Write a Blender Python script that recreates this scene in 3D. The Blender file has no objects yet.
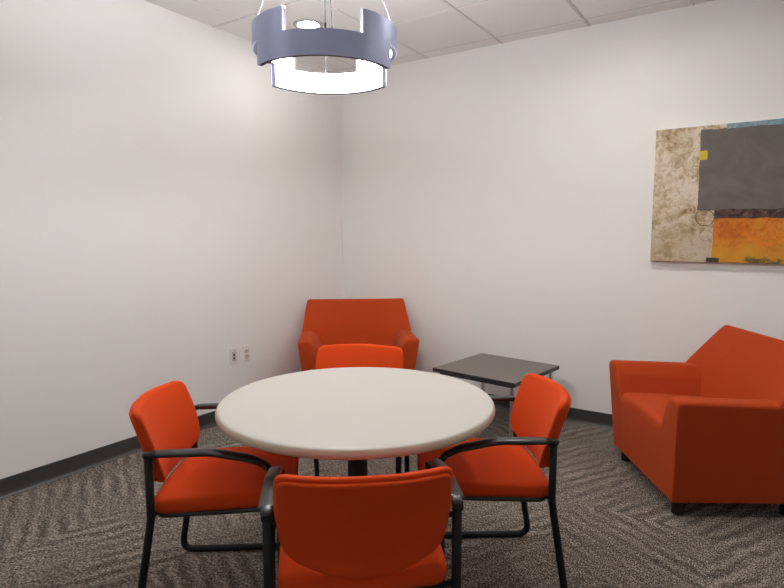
import bpy, bmesh, math, random
from mathutils import Vector, Matrix
random.seed(4)
S = bpy.context.scene
COL = S.collection
PI = math.pi
RAD = math.radians

# ------------------------------------------------------------------ materials
def mat(name, base, rough=.6, metal=0, spec=.5, emis=None, estr=0, sheen=0):
    m = bpy.data.materials.new(name); m.use_nodes = True
    b = m.node_tree.nodes['Principled BSDF']
    b.inputs['Base Color'].default_value = (*base, 1)
    b.inputs['Roughness'].default_value = rough
    b.inputs['Metallic'].default_value = metal
    b.inputs['Specular IOR Level'].default_value = spec
    if sheen:
        b.inputs['Sheen Weight'].default_value = sheen
        b.inputs['Sheen Roughness'].default_value = .5
    if emis:
        b.inputs['Emission Color'].default_value = (*emis, 1)
        b.inputs['Emission Strength'].default_value = estr
    return m

class NT:
    """small wrapper for wiring nodes"""
    def __init__(s, m): s.m = m; s.t = m.node_tree; s.b = s.t.nodes['Principled BSDF']
    def n(s, typ, **kw):
        x = s.t.nodes.new(typ)
        for k, v in kw.items():
            if k.startswith('i_'):
                key = k[2:]; key = int(key) if key.isdigit() else key.replace('_', ' ')
                x.inputs[key].default_value = v
            else: setattr(x, k, v)
        return x
    def l(s, a, b): s.t.links.new(a, b)
    def math(s, op, a, b=None, clamp=False):
        x = s.n('ShaderNodeMath', operation=op, use_clamp=clamp)
        for i, v in enumerate((a, b)):
            if v is None: continue
            if isinstance(v, (int, float)): x.inputs[i].default_value = v
            else: s.l(v, x.inputs[i])
        return x.outputs[0]
    def mix(s, f, a, b, blend='MIX'):
        x = s.n('ShaderNodeMix', data_type='RGBA', blend_type=blend)
        for i, v in ((0, f), (6, a), (7, b)):
            if isinstance(v, (int, float)): x.inputs[i].default_value = v
            elif isinstance(v, tuple): x.inputs[i].default_value = (*v, 1)
            else: s.l(v, x.inputs[i])
        return x.outputs[2]
    def noise(s, vec, scale, detail=3, rough=.5, dist=0):
        x = s.n('ShaderNodeTexNoise', i_Scale=scale, i_Detail=detail, i_Roughness=rough, i_Distortion=dist)
        if vec is not None: s.l(vec, x.inputs['Vector'])
        return x
    def bump(s, h, strength, dist):
        x = s.n('ShaderNodeBump', i_Strength=strength, i_Distance=dist)
        s.l(h, x.inputs['Height']); s.l(x.outputs[0], s.b.inputs['Normal'])

def fabric(name, base, var=.12, scale=700, rough=.95, sheen=.10):
    m = mat(name, base, rough, spec=.15, sheen=sheen); t = NT(m)
    m.node_tree.nodes['Principled BSDF'].inputs['Sheen Tint'].default_value = (1, .45, .25, 1)
    tc = t.n('ShaderNodeTexCoord')
    nz = t.noise(tc.outputs['Object'], scale, 2)
    n2 = t.noise(tc.outputs['Object'], 7, 3)
    f = t.math('ADD', t.math('MULTIPLY', nz.outputs[0], .7), t.math('MULTIPLY', n2.outputs[0], .3))
    c = t.mix(f, tuple(x*(1-var) for x in base), tuple(min(1, x*(1+var)) for x in base))
    t.l(c, t.b.inputs['Base Color'])
    t.bump(nz.outputs[0], .25, .0006)
    return m

M = {}
M['seat_fabric'] = fabric('orange_upholstery', (.60, .057, .008))
M['lounge_fabric'] = fabric('rust_orange_upholstery', (.41, .050, .010), scale=600)
M['black_metal'] = mat('black_powder_coated_steel', (.010, .010, .011), .6, spec=.3)
M['black_plastic'] = mat('black_satin_plastic', (.014, .014, .014), .32, spec=.6)
M['column'] = mat('dark_grey_steel', (.035, .035, .035), .5)
M['chrome'] = mat('satin_chrome', (.62, .61, .60), .28, 1)
M['steel'] = mat('steel', (.5, .5, .5), .3, 1)
M['foot'] = mat('black_wood_foot', (.010, .010, .010), .5)
M['rubber'] = mat('charcoal_rubber_base', (.043, .042, .038), .55)
M['toe'] = mat('charcoal_rubber_toe', (.06, .062, .06), .45)
M['grid'] = mat('ceiling_grid_paint', (.72, .71, .70), .6)
M['plate'] = mat('white_plastic_plate', (.84, .81, .78), .3)
M['plate_face'] = mat('ivory_plastic', (.60, .56, .54), .45)
M['slot'] = mat('black_socket', (.01, .01, .01), .5)
M['trimring'] = mat('white_trim_ring', (.45, .44, .42), .4)
M['canvas_side'] = mat('canvas_edge', (.62, .55, .47), .8)
M['cable'] = mat('grey_cable', (.045, .045, .05), .6)

# white painted wall
def wall_mat():
    m = mat('warm_white_wall_paint', (.89, .885, .875), .75, spec=.25); t = NT(m)
    tc = t.n('ShaderNodeTexCoord')
    nz = t.noise(tc.outputs['Object'], 260, 3)
    t.bump(nz.outputs[0], .08, .001)
    return m
M['wall'] = wall_mat()
def tile_mat():
    m = mat('mineral_fibre_ceiling_tile', (.70, .68, .67), .9, spec=.1); t = NT(m)
    tc = t.n('ShaderNodeTexCoord')
    nz = t.noise(tc.outputs['Object'], 180, 4, .7)
    c = t.mix(nz.outputs[0], (.83, .83, .825), (.90, .90, .895))
    t.l(c, t.b.inputs['Base Color']); t.bump(nz.outputs[0], .2, .001)
    return m
M['tile'] = tile_mat()
def top_mat():
    m = mat('beige_laminate', (.72, .665, .585), .42, spec=.35); t = NT(m)
    tc = t.n('ShaderNodeTexCoord')
    nz = t.noise(tc.outputs['Object'], 420, 2)
    c = t.mix(nz.outputs[0], (.57, .54, .495), (.62, .59, .545))
    t.l(c, t.b.inputs['Base Color'])
    return m
M['laminate'] = top_mat()
M['edge'] = mat('tan_table_edge', (.56, .47, .37), .5)
def sidetop_mat():
    m = mat('dark_brown_woodgrain_laminate', (.060, .048, .042), .33, spec=.6); t = NT(m)
    tc = t.n('ShaderNodeTexCoord'); mp = t.n('ShaderNodeMapping')
    mp.inputs['Scale'].default_value = (3, 40, 3)
    t.l(tc.outputs['Object'], mp.inputs[0])
    nz = t.noise(mp.outputs[0], 3, 5, .6)
    c = t.mix(nz.outputs[0], (.075, .060, .052), (.15, .125, .108))
    t.l(c, t.b.inputs['Base Color'])
    return m
M['side_top'] = sidetop_mat()
M['side_edge'] = mat('black_brown_edge', (.022, .019, .018), .5)
def band_mat():
    m = mat('slate_blue_brushed_metal', (.42, .46, .70), .42, .35); t = NT(m)
    tc = t.n('ShaderNodeTexCoord'); mp = t.n('ShaderNodeMapping')
    mp.inputs['Scale'].default_value = (4, 4, 260)
    t.l(tc.outputs['Object'], mp.inputs[0])
    nz = t.noise(mp.outputs[0], 3, 3)
    c = t.mix(nz.outputs[0], (.38, .42, .65), (.48, .52, .76))
    t.l(c, t.b.inputs['Base Color'])
    return m
M['band'] = band_mat()
M['cap'] = mat('lamp_end_cap', (.045, .045, .075), .6, 0)
M['glow'] = mat('lit_acrylic_diffuser', (.9, .9, .9), .5, emis=(1, .985, .975), estr=72)
M['panel'] = mat('added_panel_glow', (.9, .9, .9), .5, emis=(1, .98, .965), estr=7.5)  # glow of the light panels added out of view
M['lens_added'] = mat('added_downlight_lens', (.9, .9, .9), .5, emis=(1, .96, .91), estr=230)  # stronger glow for downlights added out of view
M['added_uplight'] = mat('added_uplight_glow', (.9, .9, .9), .5, emis=(1, .985, .975), estr=300)  # glow of the strip added on the pendant to lift the ceiling
M['lens'] = mat('lit_downlight_lens', (.9, .9, .9), .5, emis=(1, .96, .90), estr=75)

def carpet():
    m = mat('patterned_loop_carpet', (.12, .11, .1), .95, spec=.08); t = NT(m)
    tc = t.n('ShaderNodeTexCoord'); P = tc.outputs['Object']
    # one random pile direction for each carpet plank
    sp = t.n('ShaderNodeSeparateXYZ'); t.l(P, sp.inputs[0])
    cx = t.math('FLOOR', t.math('DIVIDE', sp.outputs[0], .61)); cy = t.math('FLOOR', t.math('DIVIDE', sp.outputs[1], .61))
    cb = t.n('ShaderNodeCombineXYZ'); t.l(cx, cb.inputs[0]); t.l(cy, cb.inputs[1])
    wn = t.n('ShaderNodeTexWhiteNoise', noise_dimensions='3D'); t.l(cb.outputs[0], wn.inputs['Vector'])
    big = t.noise(P, 1.6, 2)
    ang = t.math('ADD', t.math('MULTIPLY', wn.outputs['Value'], 6.28), t.math('MULTIPLY', big.outputs[0], 3.0))
    ang2 = t.math('MULTIPLY', t.math('FLOOR', t.math('MULTIPLY', wn.outputs['Value'], 4)), 1.5708)
    rot = t.n('ShaderNodeVectorRotate', rotation_type='Z_AXIS'); t.l(P, rot.inputs['Vector']); t.l(t.math('ADD', ang2, .5), rot.inputs['Angle'])
    # broad bands
    wv = t.n('ShaderNodeTexWave', wave_type='BANDS', i_Scale=4.2, i_Distortion=5.0, i_Detail=4, i_Detail_Scale=1.6, i_Detail_Roughness=.75)
    t.l(rot.outputs[0], wv.inputs['Vector'])
    rot2 = t.n('ShaderNodeVectorRotate', rotation_type='Z_AXIS'); t.l(P, rot2.inputs['Vector']); rot2.inputs['Angle'].default_value = .9
    wv2 = t.n('ShaderNodeTexWave', wave_type='BANDS', i_Scale=8, i_Distortion=9, i_Detail=3, i_Detail_Scale=1.4)
    t.l(rot.outputs[0], wv2.inputs['Vector'])
    # rows of loops
    mp = t.n('ShaderNodeMapping'); mp.inputs['Rotation'].default_value = (0, 0, .0); mp.inputs['Scale'].default_value = (1, .45, 1)
    t.l(P, mp.inputs[0])
    loops = t.noise(mp.outputs[0], 210, 2, .7)
    loop2 = t.noise(P, 75, 3, .7)
    rows = t.n('ShaderNodeTexWave', wave_type='BANDS', bands_direction='X', i_Scale=36, i_Distortion=1.2, i_Detail=1); t.l(P, rows.inputs['Vector'])
    patch = t.noise(P, 5, 3, .6)
    brk = t.math('MULTIPLY', t.math('SUBTRACT', t.noise(P, 3.1, 3, .6).outputs[0], .38), 4.0, True)
    v = t.math('ADD', t.math('MULTIPLY', t.math('MULTIPLY', t.math('SUBTRACT', wv.outputs['Fac'], .5), brk), .36), .15)
    v = t.math('ADD', v, t.math('MULTIPLY', wv2.outputs['Fac'], .09))
    v = t.math('ADD', v, t.math('MULTIPLY', patch.outputs[0], .26))
    v = t.math('ADD', v, t.math('MULTIPLY', t.math('SUBTRACT', loops.outputs[0], .5), 3.0))
    v = t.math('ADD', v, t.math('MULTIPLY', t.math('SUBTRACT', loop2.outputs[0], .5), 1.1))
    v = t.math('ADD', v, t.math('MULTIPLY', rows.outputs['Fac'], .10))
    cr = t.n('ShaderNodeValToRGB')
    e = cr.color_ramp.elements
    e[0].position = .08; e[0].color = (.050, .040, .033, 1)
    e[1].position = .95; e[1].color = (.52, .46, .40, 1)
    x = e.new(.36); x.color = (.145, .122, .104, 1)
    x = e.new(.62); x.color = (.27, .235, .205, 1)
    t.l(v, cr.inputs[0]); t.l(cr.outputs[0], t.b.inputs['Base Color'])
    t.bump(loops.outputs[0], .6, .003)
    return m
M['carpet'] = carpet()

def painting_mat():
    """the abstract canvas: object space x (m from its left edge), z (m from its bottom edge)"""
    m = mat('abstract_canvas_paint', (.5, .4, .3), .6, spec=.3); t = NT(m)
    tc = t.n('ShaderNodeTexCoord'); P = tc.outputs['Object']
    wob = t.noise(P, 9, 4, .6)
    sp0 = t.n('ShaderNodeSeparateXYZ'); t.l(P, sp0.inputs[0])
    wc = t.n('ShaderNodeSeparateColor'); t.l(wob.outputs['Color'], wc.inputs[0])
    X = t.math('ADD', sp0.outputs[0], t.math('MULTIPLY', t.math('SUBTRACT', wc.outputs[0], .5), .03))
    Z = t.math('ADD', sp0.outputs[2], t.math('MULTIPLY', t.math('SUBTRACT', wc.outputs[1], .5), .03))
    def ge(a, v, s=500): return t.math('MULTIPLY', t.math('SUBTRACT', a, v), s, True)
    def le(a, v, s=500): return t.math('MULTIPLY', t.math('SUBTRACT', v, a), s, True)
    def box(x0, x1, z0, z1, s=500):
        return t.math('MULTIPLY', t.math('MULTIPLY', ge(X, x0, s), le(X, x1, s)), t.math('MULTIPLY', ge(Z, z0, s), le(Z, z1, s)))
    n1 = t.noise(P, 6, 6, .65, .6); n2 = t.noise(P, 22, 6, .7, 1.2); n3 = t.noise(P, 3, 4, .6)
    def ramp(f, stops):
        cr = t.n('ShaderNodeValToRGB'); e = cr.color_ramp.elements
        e[0].position = stops[0][0]; e[0].color = (*stops[0][1], 1)
        e[1].position = stops[-1][0]; e[1].color = (*stops[-1][1], 1)
        for p, c in stops[1:-1]: q = e.new(p); q.color = (*c, 1)
        t.l(f, cr.inputs[0]); return cr.outputs[0]
    f = t.math('ADD', t.math('MULTIPLY', n1.outputs[0], .55), t.math('MULTIPLY', n2.outputs[0], .45))
    col = ramp(f, [(.36, (.20, .11, .055)), (.44, (.42, .30, .18)), (.50, (.60, .49, .35)), (.57, (.74, .66, .55)), (.66, (.52, .47, .41))])
    # lower left is more olive-brown
    col = t.mix(t.math('MULTIPLY', le(Z, .33, 5), .45), col, (.36, .28, .16))
    # orange field
    org = ramp(f, [(.34, (.22, .07, .012)), (.45, (.50, .13, .014)), (.54, (.66, .21, .02)), (.66, (.55, .30, .04))])
    org = t.mix(t.math('MULTIPLY', le(Z, .15, 12), .6), org, (.62, .33, .03))
    oli = t.math('MULTIPLY', box(.50, .72, -.1, .045, 40), ge(n2.outputs[0], .48, 20))
    org = t.mix(oli, org, (.10, .095, .03))
    col = t.mix(box(.345, 2, -.1, .285), col, org)
    # dark brown scraped strip
    br = ramp(n2.outputs[0], [(.38, (.035, .02, .02)), (.55, (.10, .06, .05)), (.68, (.26, .18, .14))])
    col = t.mix(box(.345, 2, .265, .325), col, br)
    # charcoal block
    dk = ramp(n1.outputs[0], [(.35, (.125, .111, .102)), (.65, (.170, .150, .138))])
    col = t.mix(box(.252, 2, .318, .80), col, dk)
    drips = t.math('MULTIPLY', box(.62, 2, .34, .52, 60), ge(n2.outputs[0], .58, 14))
    col = t.mix(t.math('MULTIPLY', drips, .6), col, (.22, .13, .12))
    # blue strip along the top edge
    col = t.mix(box(.385, 2, .793, .9), col, ramp(n2.outputs[0], [(.4, (.14, .25, .31)), (.65, (.30, .42, .46))]))
    # yellow chip, black chip at the bottom
    col = t.mix(box(.25, .292, .617, .677), col, (.62, .50, .04))
    col = t.mix(box(.315, .385, -.1, .03), col, (.05, .045, .03))
    # circles scratched in
    def ring(cx, cz, r, w):
        dx = t.math('SUBTRACT', X, cx); dz = t.math('SUBTRACT', Z, cz)
        d = t.math('SQRT', t.math('ADD', t.math('MULTIPLY', dx, dx), t.math('MULTIPLY', dz, dz)))
        return t.math('SUBTRACT', 1.0, t.math('MULTIPLY', t.math('ABSOLUTE', t.math('SUBTRACT', d, r)), 1/w), True)
    col = t.mix(t.math('MULTIPLY', ring(.298, .275, .048, .006), .8), col, (.06, .04, .03))
    col = t.mix(t.math('MULTIPLY', ring(.305, .165, .036, .006), .4), col, (.20, .14, .09))
    col = t.mix(t.math('MULTIPLY', ring(.062, .245, .048, .008), .45), col, (.66, .60, .50))
    col = t.mix(t.math('MULTIPLY', t.math('MULTIPLY', ring(.62, .235, .12, .02), le(Z, .255)), .45), col, (.80, .22, .02))
    t.l(col, t.b.inputs['Base Color'])
    t.bump(n2.outputs[0], .35, .004)
    return m
M['painting'] = painting_mat()

# ------------------------------------------------------------------ mesh helpers
def link(name, me, m, parent=None, smooth=True):
    o = bpy.data.objects.new(name, me); COL.objects.link(o)
    for mm in (m if isinstance(m, (list, tuple)) else [m]): me.materials.append(mm)
    if smooth:
        for p in me.polygons: p.use_smooth = True
    if parent: o.parent = parent
    return o

def mesh(name, verts, faces, m, parent=None, smooth=True, fix=True, mi=None):
    me = bpy.data.meshes.new(name); me.from_pydata([tuple(v) for v in verts], [], faces)
    if mi:
        for p, k in zip(me.polygons, mi): p.material_index = k
    if fix:
        bm = bmesh.new(); bm.from_mesh(me); bmesh.ops.recalc_face_normals(bm, faces=bm.faces); bm.to_mesh(me); bm.free()
    return link(name, me, m, parent, smooth)

def bevel(o, w=.01, seg=3, ang=35):
    b = o.modifiers.new('bevel', 'BEVEL'); b.width = w; b.segments = seg; b.limit_method = 'ANGLE'
    b.angle_limit = RAD(ang); b.harden_normals = False
    n = o.modifiers.new('normals', 'WEIGHTED_NORMAL'); n.keep_sharp = False
    return o

def box(name, x0, x1, y0, y1, z0, z1, m, parent=None, bw=0, seg=2):
    v = [(x, y, z) for z in (z0, z1) for y in (y0, y1) for x in (x0, x1)]
    f = [(0, 1, 3, 2), (4, 6, 7, 5), (0, 4, 5, 1), (2, 3, 7, 6), (0, 2, 6, 4), (1, 5, 7, 3)]
    o = mesh(name, v, f, m, parent, smooth=bool(bw))
    if bw: bevel(o, bw, seg)
    return o

def fillet(pts, radii, seg=6, closed=False):
    """polyline with rounded corners; works in 2-D and 3-D"""
    pts = [Vector(p) for p in pts]; n = len(pts); out = []
    for i, p in enumerate(pts):
        r = radii[i] if isinstance(radii, (list, tuple)) else radii
        if (not closed and i in (0, n-1)) or r <= 0: out.append(p.copy()); continue
        a = pts[i-1]-p; b = pts[(i+1) % n]-p
        la, lb = a.length, b.length; a.normalize(); b.normalize()
        th = a.angle(b)
        if th > PI-.02: out.append(p.copy()); continue
        d = min(r/math.tan(th/2), la*.49, lb*.49)
        p0, p1 = p+a*d, p+b*d
        for k in range(seg+1):
            t = k/seg
            out.append(p0*(1-t)**2 + p*2*t*(1-t)*.94 + p*2*t*(1-t)*.06 + p1*t*t)
    return out

def tube(name, path, rx, rz, m, parent=None, n=12, up=(0, 0, 1), caps=True, power=1.0):
    """sweep an ellipse (rx sideways, rz along up) along the path; rx/rz may be lists"""
    path = [Vector(p) for p in path]; N = len(path); up = Vector(up)
    V = []; F = []
    for i, p in enumerate(path):
        t = (path[min(i+1, N-1)]-path[max(i-1, 0)]).normalized()
        s = t.cross(up)
        if s.length < 1e-4: s = t.cross(Vector((1, 0, 0)))
        s.normalize(); u = s.cross(t).normalized()
        a = rx[i] if isinstance(rx, list) else rx; b = rz[i] if isinstance(rz, list) else rz
        for k in range(n):
            q = 2*PI*k/n
            c, d = math.cos(q), math.sin(q)
            c = math.copysign(abs(c)**power, c); d = math.copysign(abs(d)**power, d)
            V.append(p+s*(a*c)+u*(b*d))
    for i in range(N-1):
        for k in range(n):
            F.append((i*n+k, i*n+(k+1) % n, (i+1)*n+(k+1) % n, (i+1)*n+k))
    if caps:
        F.append(tuple(range(n))[::-1]); F.append(tuple((N-1)*n+k for k in range(n)))
    o = mesh(name, V, F, m, parent)
    if caps:
        for pl in o.data.polygons:
            if len(pl.vertices) == n and n > 4: pl.use_smooth = False
    return o

def pad(name, outline, thick, rim, fn, m, parent=None, crown=0, rings=7, rimseg=5):
    """closed cushion from a star-shaped 2-D outline; fn(a, b, h) maps outline coords and height to 3-D"""
    n = len(outline); cx = sum(p[0] for p in outline)/n; cy = sum(p[1] for p in outline)/n
    V = []; rows = []
    def ring(inset, h, k=1.0):
        r = []
        for p in outline:
            dx, dy = p[0]-cx, p[1]-cy; L = math.hypot(dx, dy); s = max(0, (L-inset)/L)*k
            r.append(len(V)); V.append(fn(cx+dx*s, cy+dy*s, h(s) if callable(h) else h))
        rows.append(r)
    H = thick/2
    top = len(V); V.append(fn(cx, cy, H+crown))
    for j in range(1, rings):
        k = j/rings; ring(rim, H+crown*(1-k*k), k)
    for j in range(rimseg+1):
        a = PI/2*(j/rimseg); ring(rim*(1-math.sin(a)), H-rim+rim*math.cos(a) if rim <= H else H*math.cos(a))
    for j in range(rimseg+1):
        a = PI/2*(1-j/rimseg); ring(rim*(1-math.sin(a)), -(H-rim+rim*math.cos(a)) if rim <= H else -H*math.cos(a))
    for j in range(rings-1, 0, -1): ring(rim, -H, j/rings)
    bot = len(V); V.append(fn(cx, cy, -H))
    F = [(top, rows[0][i], rows[0][(i+1) % n]) for i in range(n)]
    for a, b in zip(rows, rows[1:]):
        F += [(a[i], b[i], b[(i+1) % n], a[(i+1) % n]) for i in range(n)]
    F += [(bot, rows[-1][(i+1) % n], rows[-1][i]) for i in range(n)]
    return mesh(name, V, F, m, parent)

def densify(pts, step, closed=True):
    out = []; n = len(pts)
    for i in range(n if closed else n-1):
        a, b = Vector(pts[i]), Vector(pts[(i+1) % n]); k = max(1, int((b-a).length/step))
        for j in range(k): out.append(a.lerp(b, j/k))
    return out

def lathe(name, prof, m, parent=None, n=96, mi=None, axis=(0, 0)):
    V = []; F = []; I = []
    for r, z in prof:
        for k in range(n):
            a = 2*PI*k/n; V.append((axis[0]+r*math.cos(a), axis[1]+r*math.sin(a), z))
    L = len(prof)
    for i in range(L-1):
        for k in range(n):
            F.append((i*n+k, i*n+(k+1) % n, (i+1)*n+(k+1) % n, (i+1)*n+k)); I.append(mi[i] if mi else 0)
    if prof[0][0] > 0: F.append(tuple(range(n))[::-1]); I.append(mi[0] if mi else 0)
    if prof[-1][0] > 0: F.append(tuple((L-1)*n+k for k in range(n))); I.append(mi[-1] if mi else 0)
    return mesh(name, V, F, m, parent, mi=I)

def thing(name, label, cat, loc=(0, 0, 0), rz=0, group=None):
    o = bpy.data.objects.new(name, None); COL.objects.link(o); o.empty_display_size = .1
    o.location = loc; o.rotation_euler = (0, 0, rz); return tag(o, label, cat, group)
def tag(o, label, cat, group=None):
    o['label'] = label; o['category'] = cat
    if group: o['group'] = group
    return o
def struct(o): o['kind'] = 'structure'; return o
def copy_tree(o, parent=None):
    c = o.copy(); COL.objects.link(c); c.parent = parent
    for ch in list(o.children): copy_tree(ch, c)
    return c

# ------------------------------------------------------------------ room shell
H = 2.72; RX = 7.6; RY = -9.5
def quad(name, v, m): return struct(mesh(name, v, [(0, 1, 2, 3)], m, smooth=False, fix=False))
T = .1
struct(box('floor', -T, RX+T, RY-T, T, -.1, 0, M['carpet']))
struct(box('wall_left', -T, 0, RY-T, T, 0, H+.1, M['wall']))
struct(box('wall_back', 0, RX, 0, T, 0, H+.1, M['wall']))
struct(box('wall_right', RX, RX+T, RY-T, T, 0, H+.1, M['wall']))
struct(box('wall_front', 0, RX, RY-T, RY, 0, H+.1, M['wall']))
# suspended ceiling: tiles with their own bevelled edges, and the grid in the joints
P = .617; gx = .262; gy = -.14
xs = [0]+[gx+P*i for i in range(14) if gx+P*i < RX-.02]+[RX]
ys = [0]+[gy-P*i for i in range(18) if gy-P*i > RY+.02]+[RY]
V = []; F = []
for i in range(len(xs)-1):
    for j in range(len(ys)-1):
        a, b = xs[i]+.006, xs[i+1]-.006; c, d = ys[j+1]+.006, ys[j]-.006
        k = len(V); e = .006
        V += [(a, c, H+.008), (b, c, H+.008), (b, d, H+.008), (a, d, H+.008), (a+e, c+e, H), (b-e, c+e, H), (b-e, d-e, H), (a+e, d-e, H)]
        F += [(k+4, k+7, k+6, k+5), (k, k+4, k+5, k+1), (k+1, k+5, k+6, k+2), (k+2, k+6, k+7, k+3), (k+3, k+7, k+4, k)]
k = len(V); V += [(0, RY, H+.008), (RX, RY, H+.008), (RX, 0, H+.008), (0, 0, H+.008), (0, RY, H+.09), (RX, RY, H+.09), (RX, 0, H+.09), (0, 0, H+.09)]
F += [(k, k+3, k+2, k+1), (k+4, k+5, k+6, k+7), (k, k+1, k+5, k+4), (k+1, k+2, k+6, k+5), (k+2, k+3, k+7, k+6), (k+3, k, k+4, k+7)]
struct(mesh('ceiling', V, F, M['tile'], smooth=False, fix=False))
V = []; F = []
def addbox(x0, x1, y0, y1, z0, z1):
    k = len(V); V.extend([(x, y, z) for z in (z0, z1) for y in (y0, y1) for x in (x0, x1)])
    F.extend([tuple(k+i for i in f) for f in [(0, 1, 3, 2), (4, 6, 7, 5), (0, 4, 5, 1), (2, 3, 7, 6), (0, 2, 6, 4), (1, 5, 7, 3)]])
for x in xs[1:-1]: addbox(x-.006, x+.006, RY, 0, H-.0005, H+.010)
for y in ys[1:-1]: addbox(0, RX, y-.006, y+.006, H-.0005, H+.010)
struct(mesh('trim_1', V, F, M['grid'], smooth=False))

def baseboard(name, a, b, nrm, m):
    """cove base with a small toe, from a to b; nrm points into the room"""
    a = Vector((*a, 0)); b = Vector((*b, 0)); nr = Vector((*nrm, 0))
    prof = [(0, 0), (.016, 0), (.016, .003), (.008, .012), (.004, .025), (.004, .097), (.002, .1), (0, .1)]
    V = [p+nr*d+Vector((0, 0, z)) for p in (a, b) for d, z in prof]; n = len(prof)
    F = [(i, (i+1) % n, n+(i+1) % n, n+i) for i in range(n)]+[tuple(range(n)), tuple(range(n, 2*n))[::-1]]
    I = [1 if i in (1, 2) else 0 for i in range(n)]+[0, 0]
    return struct(mesh(name, V, F, [M['rubber'], M['toe']], smooth=False, mi=I))
baseboard('baseboard_left', (0, 0), (0, RY), (1, 0), None)
baseboard('baseboard_back', (0.016, 0), (RX, 0), (0, -1), None)
baseboard('baseboard_right', (RX, -.016), (RX, RY), (-1, 0), None)
baseboard('baseboard_front', (.016, RY), (RX-.016, RY), (0, 1), None)

# ------------------------------------------------------------------ guest chair (faces -Y; origin on the floor between the rear uprights)
W_ = .246
def make_chair():
    r = thing('guest_chair', '', 'chair')
    sf, bm_, bp = M['seat_fabric'], M['black_metal'], M['black_plastic']
    for s in (-1, 1):
        path = fillet([(s*W_, 0, .618), (s*W_, 0, .405), (s*W_, .066, .0125), (s*W_, -.385, .0125), (s*W_, -.392, .55)],
                      [0, .09, .045, .05, 0], 7)
        tube('side_frame', path, .0135, .0135, bm_, r, 12, up=(1, 0, 0))
        for y in (.02, -.33):                                   # glides under the runner
            pass
        x = s*(W_+.006)
        ap = fillet([(s*W_, .012, .622), (x, -.03, .628), (x, -.20, .630), (x, -.33, .606), (x, -.392, .575), (s*W_, -.402, .505)],
                    [0, .03, .25, .16, .05, 0], 7)
        n = len(ap); wx = []; wz = []
        for i in range(n):
            t = i/(n-1); wx.append(.013+.011*math.sin(PI*min(1, t*1.25))**.6 if t < .8 else .013+.011*max(0, (1-t)/.2)**.8)
            wz.append(.0135 if 0 < i < n-1 else .011)
        wx = [max(.0145, w) for w in wx]
        tube('armrest', ap, wx, .0105, bp, r, 16, up=(0, 0, 1), power=.8)
        tube('bracket', [(s*W_, .0, .600), (s*.215, .0, .600)], .006, .008, bm_, r, 10, up=(0, 0, 1))
    # seat
    out = fillet([(-.226, .012), (-.232, -.25), (-.228, -.435), (0, -.452), (.228, -.435), (.232, -.25), (.226, .012), (0, .022)],
                 [.05, .3, .055, .5, .055, .3, .05, .5], 8, True)
    out = densify([p[:] for p in out], .02)
    out = [(p[0], p[1]) for p in out]
    def sfn(a, b, h):
        drop = -.030*max(0, (-b-.30)/.15)**2
        dish = -.010*math.exp(-((b+.2)/.13)**2)*(1-(a/.23)**2) if h > 0 else 0
        return (a, b, .431-.045*b+h+drop*(1 if h > 0 else .35)+dish)
    pad('seat', out, .058, .024, sfn, sf, r, crown=.006)
    out2 = [(a*.965, -.21+(b+.21)*.955) for a, b in out]
    pad('seat_pan', out2, .018, .008, lambda a, b, h: (a, b, .396-.045*b+h-.010*max(0, (-b-.30)/.15)**2), bp, r)
    tube('cross_bar', [(-W_, 0, .405), (W_, 0, .405)], .009, .009, bm_, r, 10)
    tube('cross_bar', [(-W_, -.389, .400), (W_, -.389, .400)], .010, .010, bm_, r, 10)
    # back
    bo = fillet([(-.225, .752), (-.232, .63), (-.216, .514), (-.12, .474), (0, .462), (.12, .474), (.216, .514), (.232, .63), (.225, .752), (0, .758)],
                [.036, .5, .075, .3, .5, .3, .075, .5, .036, .5], 8, True)
    bo = [(p[0], p[1]) for p in densify([p[:] for p in bo], .02)]
    def bfn(off, k=1):
        def f(a, b, h):
            zz = max(0, b-.52)
            y = -.034+.24*zz+.30*zz*zz+.055*(1-(a/.226)**2)
            return (a, y-h+off, b-.06*h)
        return f
    b = pad('backrest', bo, .030, .012, bfn(.0), sf, r, crown=.004)
    cz = .61
    bo2 = [(a*.975, cz+(z-cz)*.955-.004) for a, z in bo]
    pad('back_panel', bo2, .022, .010, lambda a, b_, h: bfn(.018)(a, b_, h), sf, b)
    return r
chair = make_chair()
chairs = [
    ((1.387, -2.753), 126.8, 'orange guest chair at the left side of the round table'),
    ((2.455, -1.906), -54.5, 'orange guest chair at the right of the round table, before the dark side table'),
    ((2.341, -2.862), -139.6, 'nearest orange guest chair, its back to the viewer, cut off at the bottom'),
    ((1.455, -1.702), 27.0, 'orange guest chair behind the round table, only its back top showing'),
]
for i, (p, a, lab) in enumerate(chairs):
    c = chair if i == 0 else copy_tree(chair)
    c.location = (p[0], p[1], 0); c.rotation_euler = (0, 0, RAD(a))
    tag(c, lab, 'chair', 'guest chairs around the round table')

# ------------------------------------------------------------------ round table
tx, ty = 1.936, -2.354
rt = thing('round_table', 'round table with cream laminate top on a dark column, ringed by orange chairs', 'table', (tx, ty, 0))
R0 = .506
prof = [(0, .696), (.40, .696), (R0-.014, .696)]
prof += [(R0-.014+.014*math.cos(a), .712+.016*math.sin(a)) for a in [RAD(x) for x in range(-80, 50, 12)]]
prof_i = [1]*(len(prof)+0)
prof += [(R0-.006, .7265), (R0-.010, .7290), (R0-.018, .730), (.45, .730), (.2, .730), (0.0, .730)]
mi = prof_i+[0]*10
lathe('tabletop', prof, [M['laminate'], M['edge']], rt, 128, mi=mi)
lathe('column', [(.037, .012), (.037, .690), (.037, .691)], M['column'], rt, 40)
lathe('mounting_plate', [(0, .684), (.13, .684), (.135, .687), (.135, .700), (0, .700)], M['column'], rt, 40)
lathe('base', [(0, 0), (.235, 0), (.24, .004), (.238, .010), (.20, .018), (.07, .028), (.037, .036), (0, .036)], M['column'], rt, 64)

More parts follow.
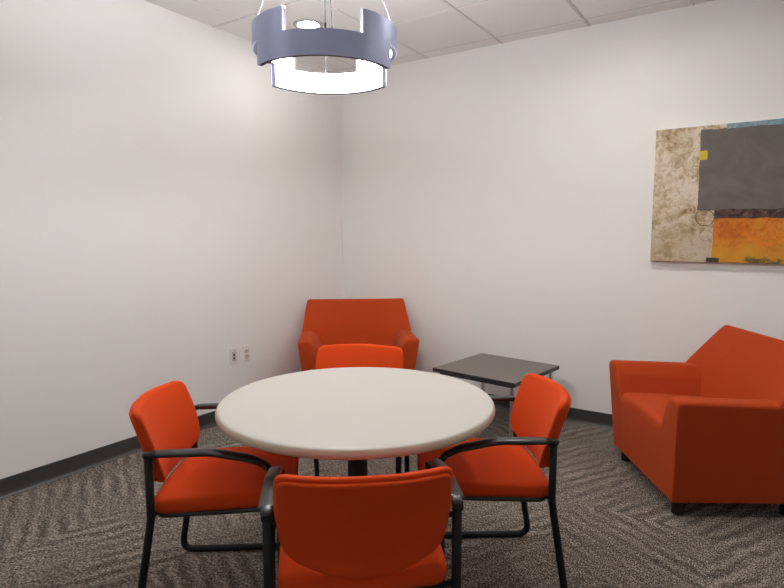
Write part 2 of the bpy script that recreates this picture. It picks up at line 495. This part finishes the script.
# ------------------------------------------------------------------ lounge chair (faces -Y; origin on the floor at the front of the body)
def halfw(z): return .373+(z-.08)*.133
def yfront(z): return -.028*(z-.08)/.5
def loft(name, secs, m, parent, capends=True):
    n = len(secs[0]); V = [p for s in secs for p in s]; F = []
    for i in range(len(secs)-1):
        for k in range(n): F.append((i*n+k, i*n+(k+1) % n, (i+1)*n+(k+1) % n, (i+1)*n+k))
    if capends: F += [tuple(range(n)), tuple((len(secs)-1)*n+k for k in range(n))[::-1]]
    o = mesh(name, V, F, m, parent)
    o.data.set_sharp_from_angle(angle=RAD(38)); return o
def make_lounge():
    r = thing('lounge_chair', '', 'armchair'); fm = M['lounge_fabric']
    for s in (-1, 1):
        sec = fillet([(halfw(.08), .08), (halfw(.58)+.001, .583), (.352, .592), (.300, .535), (.262, .40), (.25, .30), (.25, .08)],
                     [.0, .022, .055, .10, .12, 0, 0], 7, True)
        secs = []
        cxs = (.34, .30)
        for y, ins in ((0, .020), (.003, .011), (.009, .004), (.020, 0), (.10, 0), (.2, 0), (.3, 0), (.42, 0), (.52, 0), (.60, 0)):
            q = []
            for p in sec:
                dx, dz = p[0]-cxs[0], p[1]-cxs[1]; L = math.hypot(dx, dz)
                # only the outer and upper edges are rounded at the front
                k = 1 if (p[1] > .12 and p[0] > .30) or p[1] > .45 else 0
                f = max(0, L-ins*k)/L
                x, z = cxs[0]+dx*f, cxs[1]+dz*f
                slope = -.012*max(0, y-.02)/.4 if z > .45 else 0
                q.append((s*x, y+yfront(z), z+slope))
            secs.append(q)
        loft('armrest', secs, fm, r)
    # seat block: front face flush with the arms, rounded over into the seat
    prof = fillet([(0, .08), (yfront(.425), .428), (.20, .424), (.50, .405), (.56, .40), (.56, .08)], [0, .05, .3, 0, 0, 0], 8, True)
    secs = []
    for i in range(17):
        u = -1+2*i/16
        x = u*.270
        secs.append([(x, p[0]+.0003, p[1]+(.010*(1-u*u) if p[1] > .3 else 0)) for p in prof])
    loft('seat', secs, fm, r)
    # backrest: leaning slab whose edges come forward over the arms
    def hw(z):
        if z < .576: return halfw(z)-.003
        return .436+(z-.576)/(.802-.576)*(.399-.436)
    def face(u, z):
        if z < .42: y = .470
        elif z < .58: y = .470+(z-.42)/.16*.040
        else: y = .510+(z-.58)/.222*.102
        w = abs(u)**2.6
        k = .088 if z <= .58 else .088*(1-(z-.58)/.222)
        return y-k*w
    zs = [.30, .36, .42, .46, .50, .54, .576, .62, .66, .70, .74, .77, .795]
    secs = []
    U = [-1, -.985, -.95, -.85, -.7, -.5, -.25, 0, .25, .5, .7, .85, .95, .985, 1]
    ez = {1: .014, .985: .005}
    for u in U:
        ins = ez.get(abs(u), 0); q = []
        for z in zs: q.append((u*hw(z), face(u, z)+ins, z-(ins*.6 if z > .79 else 0)))
        zt = .806-ins
        q.append((u*hw(zt), face(u, .802)+.006+ins*.5, zt)); q.append((u*hw(zt), face(u, .802)+.020, zt+.003))
        q.append((u*(hw(zt)-.014), .652-ins, zt-.006)); q.append((u*(hw(.79)-.016), .664-ins, .776))
        q.append((u*hw(.576), .662-ins, .56)); q.append((u*hw(.3), .640-ins, .30)); q.append((u*hw(.08), .620-ins, .08))
        q.append((u*hw(.08), .52, .08)); 
        secs.append(q)
    loft('backrest', secs, fm, r)
    for x, y in ((-.318, .055), (.318, .055), (-.318, .57), (.318, .57)):
        lathe('leg', [(.026, 0), (.028, .004), (.030, .084), (.030, .086)], M['foot'], r, 24, axis=(x, y))
    return r
lc = make_lounge()
lc2 = copy_tree(lc)
lc.location = (2.678, -.829, 0); lc.rotation_euler = (0, 0, -1.014)
tag(lc, 'rust orange lounge chair at the right, below the abstract painting', 'armchair', 'orange lounge chairs')
lc2.location = (.77, -.79, 0); lc2.rotation_euler = (0, 0, .682)
tag(lc2, 'red-orange lounge chair in the corner of the room, behind the round table', 'armchair', 'orange lounge chairs')

# ------------------------------------------------------------------ side table
st = thing('side_table', 'low square dark brown side table against the wall between the two lounge chairs', 'side table', (1.7085, -.4955, 0), RAD(-7.5))
h = .308
box('tabletop', -h, h, -h, h, .424, .450, [M['side_top']], st, .0015, 2)
o = st.children[0]; o.data.materials.append(M['side_edge'])
for p in o.data.polygons: p.material_index = 0 if p.normal.z > .5 else 1
for i, (x, y) in enumerate(((-1, -1), (1, -1), (1, 1), (-1, 1))):
    box('leg', x*.265-.009, x*.265+.009, y*.265-.009, y*.265+.009, 0, .408, M['chrome'], st, .002)
V = []; F = []
for y in (-.265, .265): addbox(-.27, .27, y-.009, y+.009, .406, .424)
for x in (-.265, .265): addbox(x-.009, x+.009, -.256, .256, .406, .424)
mesh('frame', V, F, M['side_edge'], st, smooth=False)

# ------------------------------------------------------------------ painting
pa = thing('painting', 'abstract canvas of charcoal, beige and orange blocks hanging on the right wall', 'painting', (2.560, -.040, 1.168))
cw, chh = .98, .824
o = box('canvas', 0, cw, 0, .034, 0, chh, [M['painting'], M['canvas_side']], pa, .002)
for p in o.data.polygons: p.material_index = 0 if abs(p.normal.y) > .5 and p.center.y < .01 else 1
V = []; F = []
for a in ((.02, cw-.02, .03, .04, .02, .05), (.02, cw-.02, .03, .04, chh-.05, chh-.02), (.02, .05, .03, .04, .05, chh-.05), (cw-.05, cw-.02, .03, .04, .05, chh-.05)): addbox(*a)
mesh('stretcher_frame', V, F, M['canvas_side'], pa, smooth=False)

# ------------------------------------------------------------------ wall outlets (left wall, facing +X)
def plate(root):
    out = fillet([(-.035, -.057), (.035, -.057), (.035, .057), (-.035, .057)], .004, 4, True)
    out = [(p[0], p[1]) for p in densify([p[:] for p in out], .012)]
    pad('wall_plate', out, .007, .003, lambda a, b, h: (.0035+h, a, b), M['plate'], root)
    box('screw', .0068, .0078, -.003, .003, .0455, .0515, M['steel'], root)
    box('screw', .0068, .0078, -.003, .003, -.0515, -.0455, M['steel'], root)
d1 = thing('data_outlet', 'white data wall plate with two dark ports, left one of the pair', 'wall outlet', (0, -1.284, .459))
plate(d1)
ins = box('insert', .0068, .0085, -.017, .017, -.034, .034, M['plate_face'], d1, .0006)
for z in (.011, -.014):
    j = box('jack', .0084, .0092, -.008, .008, z-.009, z+.009, M['plate_face'], d1)
    box('port', .0091, .0096, -.007, .007, z-.0075, z+.0075, M['slot'], j)
d2 = thing('power_outlet', 'white duplex power socket on the left wall, nearer the lounge chair', 'wall outlet', (0, -1.162, .458))
plate(d2)
for z in (.0195, -.0195):
    out = fillet([(-.017, z-.014), (.017, z-.014), (.017, z+.014), (-.017, z+.014)], .010, 5, True)
    out = [(p[0], p[1]) for p in out]
    s_ = pad('socket', out, .004, .0015, lambda a, b, h: (.0075+h, a, b), M['plate_face'], d2, rings=2, rimseg=2)
    for y in (-.0065, .0065): box('slot', .0094, .0098, y-.001, y+.001, z-.001, z+.008, M['slot'], s_)
    box('slot', .0094, .0098, -.002, .002, z-.010, z-.006, M['slot'], s_)

# ------------------------------------------------------------------ pendant lamp
LX, LY = 1.682, -2.210; LR = .281; TH = .020
Z1, Z2, Z3 = 1.955, 2.043, 2.126
near = math.atan2(-3.971+2.210, 3.1616-1.682)     # towards the near side of the room
pl = thing('pendant_lamp', 'round slate-blue pendant lamp of stepped ring segments with a glowing white inside', 'lamp', (LX, LY, 0))
def arc(name, a0, a1, z0, z1, ro, ri, m, parent, seg=48):
    V = []; F = []
    for i in range(seg+1):
        a = a0+(a1-a0)*i/seg; c, s = math.cos(a), math.sin(a)
        V += [(ro*c, ro*s, z0), (ro*c, ro*s, z1), (ri*c, ri*s, z1), (ri*c, ri*s, z0)]
        if i:
            k = 4*(i-1)
            for j in range(4): F.append((k+j, k+(j+1) % 4, k+4+(j+1) % 4, k+4+j))
    F += [(0, 3, 2, 1), (4*seg, 4*seg+1, 4*seg+2, 4*seg+3)]
    return mesh(name, V, F, m, parent, smooth=False)
def segment(a0, a1, z0, z1):
    a0 += near; a1 += near
    b = arc('ring_segment', a0, a1, z0, z1, LR, LR-.004, M['band'], pl)
    arc('rim', a0, a1, z0, z0+.003, LR-.004, LR-TH, M['cap'], b)
    arc('rim', a0, a1, z1-.003, z1, LR-.004, LR-TH, M['cap'], b)
    for e, sg in ((a0, 1), (a1, -1)):
        arc('end_cap', e, e+sg*.045, z0+.003, z1-.003, LR-.004, LR-TH, M['cap'], b, 2)
    arc('diffuser', a0+.046, a1-.046, z0+.0035, z1-.0035, LR-.010, LR-TH+.001, M['glow'], b)
def added_uplight(a0, a1, z):  # lit strip added on the upper segments to brighten the ceiling
    arc('added_uplight_strip', near+a0, near+a1, z-.002, z+.0015, LR-.006, LR-TH+.002, M['added_uplight'], pl)
added_uplight(RAD(32), RAD(148), Z3); added_uplight(RAD(-148), RAD(-32), Z3)
segment(RAD(-63), RAD(59), Z1, Z2)
segment(RAD(115), RAD(234), Z1, Z2)
segment(RAD(28), RAD(150), Z2, Z3)
segment(RAD(-150), RAD(-32), Z2, Z3)
lathe('canopy', [(0, H-.034), (.070, H-.034), (.078, H-.028), (.078, H), (0, H)], M['band'], pl, 40)
for a, zt in ((0, Z2), (90, Z3), (180, Z2), (270, Z3)):
    t_ = near+RAD(a); ro = LR-TH/2
    top = (.060*math.cos(t_), .060*math.sin(t_), H-.033); bt = Vector((ro*math.cos(t_), ro*math.sin(t_), zt))
    cb = tube('cable', [bt+Vector((0, 0, .018)), top], .0016, .0016, M['cable'], pl, 8)
    tube('cable_gripper', [bt, bt+Vector((0, 0, .020))], .0045, .0045, M['cable'], cb, 10)
tube('power_cord', [(.012*math.cos(near-.8)+.0, 0.0, H-.033), (LR*.97*math.cos(near+.09), LR*.97*math.sin(near+.09), Z2-.002)], .0022, .0022, M['cable'], pl, 8)

# ------------------------------------------------------------------ recessed downlights
def downlight(x, y, lab, grp=None, lens='lens'):
    d = thing('recessed_downlight', lab, 'ceiling light', (x, y, H), 0, grp)
    lathe('trim_ring', [(.066, .004), (.068, -.004), (.082, -.010), (.096, -.007), (.100, 0), (.100, .004), (.066, .004)], M['trimring'], d, 48)
    lathe('lens', [(0, -.0015), (.066, -.0015), (.0665, .002), (0, .002)], M[lens], d, 48)
    return d
downlight(.571, -1.06, 'round recessed downlight glowing in the ceiling, seen through the pendant lamp')
for x, y in ((.9, -3.6), (2.42, -1.06), (4.27, -1.06)):  # extra downlights added out of view to brighten the room
    wide = x > 1
    downlight(x, y, 'added round recessed downlight, out of view, brightening the room', 'added downlights out of view', 'lens_added' if wide else 'lens')

def panel(i, j):  # light panel added out of view as fill for the room
    x = gx+P*i; y = gy-P*j
    d = thing('added_light_panel', 'added square light panel in the tile grid, out of view, brightening the room', 'ceiling light', (x+P/2, y-P/2, H), 0, 'added ceiling panels out of view')
    h = P/2-.008
    box('frame', -h, h, -h, h, -.004, .004, M['trimring'], d)
    box('diffuser', -h+.02, h-.02, -h+.02, h-.02, -.006, -.003, M['panel'], d)
for i, j in ((0, 9), (4, 9), (8, 9), (8, 5), (2, 12), (6, 12)): panel(i, j)

# ------------------------------------------------------------------ light, camera, view
w = bpy.data.worlds.new('world'); S.world = w; w.use_nodes = True
w.node_tree.nodes['Background'].inputs[0].default_value = (1, 1, 1, 1)
w.node_tree.nodes['Background'].inputs[1].default_value = 0.0
cam = bpy.data.cameras.new('camera'); co = bpy.data.objects.new('camera', cam); COL.objects.link(co)
cam.sensor_width = 36; cam.lens = 558/784*36; cam.clip_start = .05
co.location = (3.1616, -3.9712, 1.3324); co.rotation_euler = (RAD(84), 0, RAD(33.5))
S.camera = co
S.view_settings.view_transform = 'Standard'; S.view_settings.look = 'None'
S.view_settings.exposure = 0.16; S.view_settings.gamma = 1; S.view_settings.use_curve_mapping = False
S.cycles.use_denoising = True
S.cycles.max_bounces = 10; S.cycles.diffuse_bounces = 8
S.cycles.sample_clamp_indirect = 4
